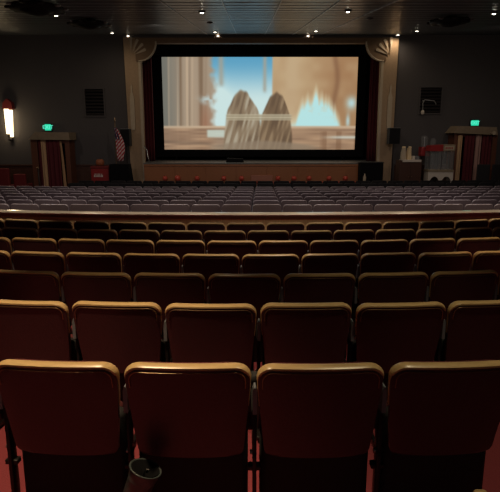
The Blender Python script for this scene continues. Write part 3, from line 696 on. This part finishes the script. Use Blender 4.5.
# ---------------- curtained doorways ----------------
DD = 20.3
def portal(side, desc, cx0, cx1, cyt, cyb, pl, pr, slant):
    base = P((cx0 + cx1) / 2, 180, DD); t = thing('doorway_surround', desc, 'doorway', (base.x, DD, .08))
    O = Vector(t.location)
    def L(x, y): v = P(x, y, DD) - O; return (v.x, v.z)
    a_ = L(cx0, cyb); b_ = L(cx1, cyb + slant); c_ = L(cx1 - 1, cyt + slant * .6); e_ = L(cx0 + 6, cyt)
    bm = nb(); prism(bm, [a_, b_, c_, e_], -.15, DW - DD - .05); finish('canopy', bm, M['canopy'], t)
    for (x0, x1) in (pl, pr):
        bm = nb(); zt = L(x0, cyb)[1]; box(bm, L(x0, 150)[0], L(x1, 150)[0], 0, DW - DD - .05, 0, zt, .01)
        finish('pillar', bm, M['gilt'], t)
    bm = nb(); box(bm, L(pl[0], 150)[0], L(pr[1], 150)[0], .1, .2, L(250, cyb + 4)[1], L(250, cyb)[1] + .01); finish('header', bm, M['gilt'], t)
    bm = nb(); box(bm, L(pl[1], 150)[0], L(pr[0], 150)[0], DW - DD - .06, DW - DD - .05, 0, L(250, cyb)[1]); finish('door_back', bm, M['stageblack'], t)
    return t
portal(-1, 'brown doorway surround with tan canopy under the left exit sign', 30, 71, 132, 139.5, (31, 37.5), (65, 69.5), 0.5)
portal(1, 'brown doorway surround with tan canopy under the right exit sign', 451, 496, 126, 133, (453.5, 457), (491.5, 496.5), 2.0)
def hang(xa, xb, yt, m, desc, name='door_curtain', D=DD - .02, waves=3, wf=None, cat='curtain'):
    bm = nb(); za = .10; zb = P(250, yt, D).z; A = P(xa, 150, D).x; B = P(xb, 150, D).x
    wfun = None
    if wf:
        wfun = lambda s, t_: A + wf(t_) * (B - A) + s * (B - A) * (.55 + .45 * t_)
    wavy(bm, A, B, za, zb, D, .03, waves, n=36, wfun=wfun)
    tag(finish(name, bm, m, smooth=True), desc, cat)
hang(38.5, 41, 140, M['curtain'], 'narrow maroon curtain strip at the left pillar of the left doorway', waves=1)
hang(41.3, 46, 140, M['gold'], 'straight gold drape in the left doorway beside the narrow curtain', 'door_drape', waves=1.5)
hang(46.5, 60, 140, M['curtain'], 'wide maroon curtain filling the middle of the left doorway')
hang(60.3, 63.4, 141, M['gold'], 'curved gold drape at the right pillar of the left doorway', 'door_drape', waves=1.5, wf=lambda t_: -.1 + .45 * math.sqrt(t_) if t_ > 0 else -.1)
hang(457.3, 461.5, 135, M['gold'], 'gold drape at the left pillar of the right doorway', 'door_drape', waves=1.5)
hang(464, 474, 135, M['curtain'], 'maroon curtain left of the pinkish drape in the right doorway')
hang(475, 480.5, 135, M['pink'], 'pinkish pale drape in the middle of the right doorway', 'door_drape', waves=1.5)
hang(481.5, 491, 135, M['curtain'], 'maroon curtain right of the pinkish drape in the right doorway')
# little horn on the right canopy
p0 = P(494.5, 133, DD - .5)
bm = nb(); cyl(bm, (0, .0, 0), (0, .13, .0), .07, .04, 14); cyl(bm, (0, .12, 0), (0, .32, .0), .015)
o = finish('small_lamp', bm, M['pros2'], smooth=False, loc=(p0.x, DD - .475, p0.z)); tag(o, 'small pale lamp head on the end of the right doorway canopy', 'lamp')

# ---------------- stanchion & red chairs at left ----------------
p0 = P(38, 168, 19.4)
t = thing('stanchion_post', 'thin dark stanchion post before the left doorway', 'post', (p0.x, 19.4, floor_z(19.4)))
bm = nb(); cyl(bm, (0, 0, 0), (0, 0, p0.z - t.location.z), .025); finish('post', bm, M['iron'], t, True)
bm = nb(); ball(bm, (0, 0, p0.z - t.location.z), .05); finish('finial', bm, M['bead'], t, True)
bm = nb(); lathe(bm, [(.16, 0), (.16, .02), (.04, .05)]); finish('base', bm, M['iron'], t, True)
def armchair(x0, x1, ytop, D, desc, group='red armchairs along the left wall'):
    a_ = P(x0, ytop, D); b_ = P(x1, ytop, D); w_ = b_.x - a_.x; zt = a_.z - floor_z(D)
    t = thing('red_armchair', desc, 'chair', ((a_.x + b_.x) / 2, D, floor_z(D)), 0, group)
    h = w_ / 2
    bm = nb(); box(bm, -h, h, -.28, -.14, .2, zt, .04); finish('backrest', bm, M['redseat'], t)
    bm = nb(); box(bm, -h + .07, h - .07, -.14, .35, .28, .45, .04); finish('seat', bm, M['redseat'], t)
    for s in (-1, 1):
        bm = nb(); box(bm, s * (h - .035) - .035, s * (h - .035) + .035, -.14, .36, .2, .62, .02); finish('armrest', bm, M['redseat'], t)
        for yy in (-.2, .28):
            bm = nb(); cyl(bm, (s * (h - .06), yy, 0), (s * (h - .06), yy, .2), .02, .03, 8); finish('leg', bm, M['iron'], t)
armchair(-6, 11.5, 168, 19.6, 'low red armchair cut by the left edge below the sconce')
armchair(16, 28, 173.5, 19.9, 'low red armchair just left of the left doorway')

# ---------------- red cooler with ball, flag, speaker, draped table (left) ----------------
D = 19.7; a_ = P(92.5, 166, D); b_ = P(110, 166, D); fl = floor_z(D)
t = thing('red_chest', 'dark red chest with white lettering left of the black draped table', 'chest', ((a_.x + b_.x) / 2, D, fl)); h = (b_.x - a_.x) / 2; zt = a_.z - fl
bm = nb(); box(bm, -h, h, -.25, .25, .05, zt - .08, .02); finish('body', bm, M['red'], t)
bm = nb(); box(bm, -h - .01, h + .01, -.27, .27, zt - .08, zt, .02); finish('lid', bm, M['redseat'], t)
bm = nb(); zz = P(99, 175.6, D).z - fl
for k, (x, ww) in enumerate(((-.22, .05), (-.15, .03), (-.1, .06), (-.02, .04), (.05, .06))): box(bm, x, x + ww, -.262, -.25, zz - .03, zz + .035)
for k, (x, ww) in enumerate(((-.2, .08), (-.09, .1), (.04, .05))): box(bm, x, x + ww, -.262, -.25, zz + .06, zz + .085)
finish('lettering', bm, M['letters'], t)['label'] = 'white lettering marks'
bm = nb()
for s in (-1, 1):
    for yy in (-.2, .2): box(bm, s * (h - .06) - .03, s * (h - .06) + .03, yy - .03, yy + .03, 0, .05)
finish('foot', bm, M['black'], t)
p0 = P(100, 161.8, D); r = .15
bm = nb()
for k in range(10):
    a0 = 2 * math.pi * k / 10; ball(bm, (math.cos(a0) * r * .45, math.sin(a0) * r * .45, r * .86), r * .6, (1, 1, 1.4), 10)
o = thing('pumpkin', 'brown orange pumpkin on top of the dark red chest', 'pumpkin', (p0.x, D, fl + zt))
finish('shell', bm, M['orange'], o, True)
bm = nb(); cyl(bm, (0, 0, r * 1.5), (.02, 0, r * 2.0), .02, .015, 8); finish('stem', bm, M['iron'], o)
# flag
D = 19.95; p0 = P(113.5, 122, D); fl = floor_z(D)
t = thing('flag_stand', 'striped national flag drooping on a pole left of the stage', 'flag', (p0.x, D, fl)); zt = p0.z - fl
bm = nb(); cyl(bm, (0, 0, .05), (.05, 0, zt), .018, .018, 10); finish('pole', bm, M['bead'], t)
bm = nb(); lathe(bm, [(.13, 0), (.13, .03), (.05, .07)]); finish('base', bm, M['iron'], t)
bm = nb(); lathe(bm, [(.02, 0), (.035, .05), (.005, .16)], (.05, 0, zt)); finish('finial', bm, M['bead'], t)
bm = nb(); zt2 = P(114, 128, D).z - fl; zb2 = P(117, 161, D).z - fl
def wf2(s, t_): return .03 + .06 * t_ + s * (.08 + .24 * math.sin(min(1, t_ * 1.15) * math.pi * .78))
wavy(bm, 0, .3, zb2, zt2, -.04, .03, 2.5, n=30, wfun=wf2); finish('flag_cloth', bm, M['flag'], t, True)
bm = nb(); wavy(bm, 0, .3, zt2 - .42, zt2 + .01, -.055, .03, 2.5, n=20, wfun=lambda s, t_: .02 + .03 * t_ + s * (.08 + .1 * t_)); finish('blue_canton', bm, M['green'], t, True)
# speakers
def speaker(x0, x1, y0, y1, D, desc, desc2):
    a_ = P(x0, y0, D); b_ = P(x1, y1, D); w_ = b_.x - a_.x; h = a_.z - b_.z; cx = (a_.x + b_.x) / 2; fl = floor_z(D)
    t = thing('speaker_stand', desc2, 'stand', (cx, D, fl)); zb = b_.z - fl
    bm = nb(); cyl(bm, (0, 0, .25), (0, 0, zb), .02); finish('pole', bm, M['iron'], t)
    for k in range(3):
        a0 = R(90 + 120 * k); bm = nb(); cyl(bm, (0, 0, .55), (math.cos(a0) * .3, math.sin(a0) * .3, .015), .014, n=8); finish('leg', bm, M['iron'], t)
    t = thing('loudspeaker', desc, 'speaker', (cx, D, b_.z))
    bm = nb(); prism(bm, [(-w_ / 2, 0), (w_ / 2, 0), (w_ / 2, h), (-w_ / 2, h)], -.18, .18); finish('cabinet', bm, M['black'], t)
    bm = nb(); box(bm, -w_ / 2 + .02, w_ / 2 - .02, -.2, -.18, .03, h - .03, .008); finish('grille', bm, M['grille'], t)
    bm = nb(); box(bm, -w_ / 2, w_ / 2, -.19, .18, h, h + .012); finish('top_plate', bm, M['steel'], t)
speaker(121, 131, 129, 146, 20.25, 'black loudspeaker on a pole in front of the left column', 'thin black speaker stand in front of the left column')
speaker(388.5, 398.5, 128, 144, 20.25, 'black loudspeaker on a pole in front of the right column', 'thin black speaker stand in front of the right column')
# draped table
def draped(x0, x1, xb0, xb1, ytop, D, dep, desc, m=None, name='draped_table'):
    a_ = P(x0, ytop, D); b_ = P(x1, ytop, D); fl = floor_z(D); zt = a_.z - fl; ox = (a_.x + b_.x) / 2
    t = thing(name, desc, 'table', (ox, D, fl)); h = (b_.x - a_.x) / 2
    A = P(xb0, 180, D).x - ox; B = P(xb1, 180, D).x - ox
    bm = nb(); n = 64; ringT = []; ringB = []
    def rect(xa, xb, ya, yb, s):
        per = s * 4
        k = int(per) % 4; f = per - int(per)
        return [(xa + (xb - xa) * f, ya), (xb, ya + (yb - ya) * f), (xb + (xa - xb) * f, yb), (xa, yb + (ya - yb) * f)][k]
    for k in range(n):
        s = k / n; x, y = rect(-h, h, -dep / 2, dep / 2, s); ringT.append(bm.verts.new((x, y, zt)))
        x, y = rect(A, B, -dep / 2 - .05, dep / 2 + .05, s); q = .02 * math.sin(k * 1.9); ringB.append(bm.verts.new((x + q, y + q, .0)))
    for k in range(n): bm.faces.new((ringT[k], ringT[(k + 1) % n], ringB[(k + 1) % n], ringB[k]))
    bm.faces.new(ringT); finish('cloth', bm, m or M['stageblack'], t)
    bm = nb(); box(bm, -h + .02, h - .02, -dep / 2 + .02, dep / 2 - .02, zt - .04, zt - .01); finish('tabletop', bm, M['iron'], t)
    return t
draped(111, 129.5, 110.5, 134, 164, 19.4, .5, 'black draped table below the flag at left')
# stage items
p0 = P(147, 160, 20.6)
t = thing('white_pole', 'thin pale curved pole leaning at the left end of the stage', 'pole', (p0.x, 20.5, zst))
A = P(145.3, 146, 20.5); bm = nb(); tube(bm, [(A.x - p0.x - .08, .1, A.z - zst), (A.x - p0.x + .03, .1, (A.z - zst) * .75), (.05, .05, (A.z - zst) * .35), (.12, 0, .01)], .022, 8); finish('pole', bm, M['steel'], t, True)
p0 = P(235, 161, 20.9)
bm = nb(); prism(bm, [(-.35, 0), (.35, 0), (.32, .14), (-.32, .16)], -.2, .15); o = finish('stage_monitor', bm, M['grille'], loc=(p0.x, 20.9, zst)); tag(o, 'low black stage monitor wedge below the screen', 'speaker')
# red balls on the apron front
xs = (165, 177.6, 197, 223.8, 241.5, 278, 294, 309, 329, 345.5)
wh = ['leftmost', 'second from left', 'third from left', 'fourth from left', 'just left of the plaque', 'just right of the plaque', 'second right of the plaque', 'third right of the plaque', 'second from right', 'rightmost']
for k, x in enumerate(xs):
    D = 20.065; rr = .095 if k != 1 else .115; p0 = P(x, 178.3, D)
    t = thing('red_ball_lantern', 'red ball on the stage front, ' + wh[k], 'decoration', (p0.x, D, p0.z), 0, 'red balls along the stage front')
    bm = nb(); ball(bm, (0, 0, 0), rr, n=20); finish('globe', bm, M['ball'], t, True)
    bm = nb(); cyl(bm, (0, 0, rr * .9), (0, 0, rr * 1.15), .03, n=10); cyl(bm, (0, 0, rr), (0, .08, rr), .008, n=6); finish('collar', bm, M['bead'], t)
bm = nb(); pts = []
for k in range(61):
    x = 238 + (357 - 238) * k / 60; v = P(x, 182.1 + .3 * math.sin(k * .8), 20.12); pts.append(tuple(v))
tube(bm, pts, .022, 8); tag(finish('red_garland', bm, M['ball'], smooth=True), 'thin red garland strung low along the stage front', 'garland')
a_ = P(251, 175.2, 20.14); b_ = P(272.5, 181, 20.14)
M['plq'] = mat('pinkish_wood', (.42, .17, .11), .6)
bm = nb(); box(bm, a_.x, b_.x, 20.10, 20.155, b_.z, a_.z, .01); tag(finish('stage_plaque', bm, M['plq']), 'pinkish rectangular plaque at the centre of the stage front', 'plaque')

# ---------------- right side ----------------
# covered piano right of the stage
D = 19.6; a_ = P(360, 162, D); b_ = P(383, 162, D); fl = floor_z(D); zt = a_.z - fl; ox = (a_.x + b_.x) / 2; h = (b_.x - a_.x) / 2
t = thing('upright_piano', 'black upright piano at the right end of the stage', 'piano', (ox, D, fl))
bm = nb(); box(bm, -h, h, -.1, .3, .05, zt - .04, .015); finish('case', bm, M['stageblack'], t)
bm = nb(); box(bm, -h - .02, h + .02, -.12, .32, zt - .04, zt, .01); finish('lid', bm, M['black'], t)
bm = nb(); box(bm, -h + .05, h - .05, -.38, -.1, .62, .72, .015); finish('key_shelf', bm, M['black'], t)
for s in (-1, 1):
    bm = nb(); box(bm, s * (h - .09) - .03, s * (h - .09) + .03, -.36, -.30, 0, .62); finish('leg', bm, M['black'], t)
p0 = P(365, 176, 19.3)
bm = nb(); lathe(bm, [(.05, 0), (.055, .02), (.055, .2), (.02, .27), (.02, .32)], (0, 0, 0), 14); o = finish('small_bottle', bm, M['pros2'], smooth=True, loc=(p0.x, 19.36, fl + .722)); tag(o, 'small pale bottle on the black piano', 'bottle')
# cabinet with tray and cups
D = 19.8; a_ = P(398, 160, D); b_ = P(420, 160, D); fl = floor_z(D); zt = a_.z - fl; ox = (a_.x + b_.x) / 2; h = (b_.x - a_.x) / 2
t = thing('wooden_cabinet', 'dark brown cabinet under the white cloth beside the popcorn cart', 'cabinet', (ox, D, fl))
bm = nb(); box(bm, -h, h, -.25, .25, .08, zt - .03, .01); finish('body', bm, M['wains'], t)
bm = nb(); box(bm, -h - .02, h + .02, -.27, .27, zt - .03, zt, .008); finish('top', bm, M['wains'], t)
for s in (-1, 1):
    bm = nb(); box(bm, min(s * .01, s * (h - .02)), max(s * .01, s * (h - .02)), -.265, -.25, .12, zt - .07, .004); dr = finish('door', bm, M['wains'], t)
    bm = nb(); ball(bm, (s * .05, -.28, zt * .6), .018, n=8); finish('knob', bm, M['bead'], dr)
bm = nb(); box(bm, -h + .03, h - .03, -.22, .22, 0, .08); finish('plinth', bm, M['iron'], t)
zt += fl
bm = nb(); xa = P(400.5, 160, D).x; xb = P(419, 160, D).x
box(bm, xa, xb, D - .285, D + .2, zt + .001, zt + .02, .004); box(bm, xa, xb, D - .295, D - .275, zt - .06, zt + .02, .004)
tag(finish('white_tablecloth', bm, M['white']), 'white cloth on top of the dark brown cabinet', 'tablecloth')
for k, (x, w_, y0, desc) in enumerate(((403.3, .115, 147.5, 'tall cream paper sack on white cloth, left of the pair'), (408.8, .10, 147.5, 'yellowish paper sack on white cloth, right of the pair'))):
    p0 = P(x, y0, D); hh = p0.z - zt - .02
    t = thing('popcorn_bag', desc, 'bag', (p0.x, D - .05, zt + .022), .2 * k, 'cream paper bags on the white cloth')
    bm = nb(); prism(bm, [(-w_ * .8, 0), (w_ * .8, 0), (w_ * .62, hh * .6), (w_ * .5, hh), (-w_ * .35, hh * .95), (-w_ * .7, hh * .55)], -.07, .07); finish('bag', bm, M['cream'] if k else M['pros2'], t)
    bm = nb()
    for q in range(6): ball(bm, (random.uniform(-.05, .05), random.uniform(-.05, .05), hh), .04, n=8)
    finish('popcorn', bm, M['cream'], t, True, kind='stuff')
for k, (x, c_, ds) in enumerate(((412.4, 'white', 'small white carton on white cloth beside the paper sacks'), (416.6, 'steel', 'small grey carton at the right end of the white cloth'))):
    p0 = P(x, 157, D); bm = nb(); box(bm, -.055, .055, -.06, .06, 0, .12, .006); box(bm, -.05, .05, -.045, .045, .12, .135)
    o = finish('small_carton', bm, M[c_], loc=(p0.x, D - .1, zt + .022), rz=.2 - .3 * k); tag(o, ds, 'carton')
# drink machine on a stand
D = 20.1; a_ = P(421, 147, D); b_ = P(429.5, 156, D); fl = floor_z(D); ox = (a_.x + b_.x) / 2 - .04; h = (b_.x - a_.x) / 2
bm = nb(); zs_ = b_.z - fl
box(bm, -h, h, -.2, .2, zs_ - .04, zs_)
for s in (-1, 1):
    for yy in (-.16, .16): box(bm, s * (h - .03) - .02, s * (h - .03) + .02, yy - .02, yy + .02, 0, zs_ - .04)
box(bm, -h + .03, h - .03, -.16, .16, .3, .33)
tag(finish('drink_stand', bm, M['iron'], loc=(ox, D, fl)), 'dark stand under the red drink machine', 'stand')
t = thing('drink_machine', 'red drink dispenser with clear tank left of the popcorn cart', 'drink machine', (ox, D, b_.z + .002))
hh = a_.z - b_.z
bm = nb(); box(bm, -h + .01, h - .01, -.18, .18, 0, hh, .015); finish('base', bm, M['red'], t)
bm = nb(); lathe(bm, [(.12, hh), (.13, hh + .05), (.13, hh + .36), (.08, hh + .42), (.02, hh + .43)], (-.02, 0, 0), 20); finish('tank', bm, M['glass'], t, True)
bm = nb(); cyl(bm, (-.02, 0, hh), (-.02, 0, hh + .38), .03); finish('cooling_post', bm, M['steel'], t)
bm = nb(); box(bm, -.04, 0, -.24, -.18, hh - .08, hh - .02); finish('tap', bm, M['black'], t)
# popcorn cart
D = 19.6; xa = P(427.5, 150, D).x; xb = P(452.5, 150, D).x; fl = floor_z(D); ox = (xa + xb) / 2; h = (xb - xa) / 2
def zz(y): return P(440, y, D).z - fl
t = thing('popcorn_cart', 'popcorn cart with red roof, glass case and white base', 'popcorn cart', (ox, D, fl))
bm = nb(); prism(bm, [(-h, zz(151)), (h * .05, zz(151)), (h * .05, zz(144.5)), (-h + .03, zz(145.5))], -.27, .27); finish('red_roof', bm, M['red'], t)
bm = nb(); box(bm, h * .05, h, -.27, .27, zz(151), zz(144.5), .01); sg = finish('sign_panel', bm, M['canopy'], t)
bm = nb(); box(bm, h * .15, h * .9, -.28, -.27, zz(149.6), zz(146), .002); finish('sign_face', bm, M['pros2'], sg)
bm = nb()
for q, (x, w_) in enumerate(((.2, .05), (.32, .03), (.42, .06), (.58, .04), (.7, .05))): box(bm, h * x, h * x + w_, -.284, -.28, zz(148.5), zz(147.2))
finish('sign_lettering', bm, M['red'], sg)
for s in (-1, 1):
    for yy in (-.24, .24): bm = nb(); box(bm, s * (h - .025) - .015, s * (h - .025) + .015, yy - .015, yy + .015, zz(170), zz(151)); finish('case_post', bm, M['steel'], t)
bm = nb(); box(bm, -.02, .0, -.265, -.246, zz(170), zz(151)); finish('case_post', bm, M['steel'], t)
for (q0, q1, q2, q3) in ((-h + .04, h - .04, -.245, -.24), (-h + .02, -h + .025, -.22, .22), (h - .025, h - .02, -.22, .22), (-h + .04, h - .04, .24, .245)):
    bm = nb(); box(bm, q0, q1, q2, q3, zz(169.5), zz(151)); finish('glass_pane', bm, M['glass'], t)
bm = nb(); box(bm, -h - .01, h + .01, -.28, .28, zz(171.5), zz(169.3), .008); finish('shelf', bm, M['canopy'], t)
bm = nb(); cyl(bm, (.18, 0, zz(158)), (.18, 0, zz(154)), .09, .11); cyl(bm, (.18, 0, zz(154)), (.18, 0, zz(151)), .015, n=8); finish('kettle', bm, M['steel'], t)
bm = nb(); n = 12; pts = [(-h, zz(171.5)), (-h, zz(184)), (-h + .06, zz(184))]
def arch(a0, a1): return [(a0 + (a1 - a0) * k / n, zz(184) + (zz(176) - zz(184)) * math.sin(math.pi * k / n) ** .45) for k in range(n + 1)]
pts = [(-h, zz(171.5)), (-h, zz(184))] + arch(-h + .05, -.03) + arch(.03, h - .05) + [(h, zz(184)), (h, zz(171.5))]
prism(bm, pts, -.26, -.23); finish('front_skirt', bm, M['white'], t)
for s in (-1, 1):
    bm = nb(); box(bm, s * (h - .03) - .02, s * (h - .03) + .02, -.23, .25, zz(184), zz(171.5)); finish('side_skirt', bm, M['white'], t)
    bm = nb()
    for yy in (-.2, .2): cyl(bm, (s * (h - .05), yy, .0), (s * (h - .05), yy, zz(184)), .018, n=8)
    finish('leg', bm, M['white'], t)
bm = nb(); box(bm, -h + .06, h - .06, -.2, .2, zz(171.2) - .03, zz(171.2) - .0); finish('case_floor', bm, M['steel'], t)
# second tank behind the cart roof
D2 = 20.6
p0 = P(433, 143.5, D2); fl2 = floor_z(D2); pb = P(433, 152, D2)
bm = nb(); box(bm, -.2, .2, -.15, .15, pb.z - fl2 - .04, pb.z - fl2)
for sx_ in (-1, 1):
    for sy_ in (-1, 1): box(bm, sx_ * .17 - .02, sx_ * .17 + .02, sy_ * .12 - .02, sy_ * .12 + .02, 0, pb.z - fl2 - .04)
tag(finish('drink_stand', bm, M['iron'], loc=(p0.x, D2, fl2)), 'dark stand behind the popcorn cart roof', 'stand')
t = thing('drink_dispenser', 'clear drink dispenser rising behind the popcorn cart roof', 'drink machine', (p0.x, D2, pb.z + .002))
bm = nb(); lathe(bm, [(.13, 0), (.13, .12), (.1, .15)], (0, 0, 0), 18); finish('base', bm, M['steel'], t, True)
bm = nb(); lathe(bm, [(.10, .15), (.11, .2), (.11, .48), (.05, .53), (.01, .54)], (0, 0, 0), 18); finish('tank', bm, M['glass'], t, True)
# black stacking chairs at the right
def chair(x, D, ytop, rz, desc):
    p0 = P(x, ytop, D); fl = floor_z(D); t = thing('black_chair', desc, 'chair', (p0.x, D, fl), rz, 'black high backed chairs at far right'); H = p0.z - fl
    bm = nb(); box(bm, -.24, .24, -.27, -.21, .5, H, .03); finish('backrest', bm, M['blackfab'], t)
    bm = nb(); box(bm, -.25, .25, -.22, .25, .42, .50, .025); finish('seat', bm, M['blackfab'], t)
    for sx_ in (-1, 1):
        for yy in (-.22, .22):
            bm = nb(); cyl(bm, (sx_ * .23, yy, 0), (sx_ * .22, yy, .45 if yy > 0 else .6), .012, n=8); finish('leg', bm, M['iron'], t)
for k, x in enumerate((481, 495)):
    chair(x, 19.4 + .1 * k, 164, .1 * k, ('black high backed chair before the right doorway', 'black high backed chair at the right edge of the photo')[k])
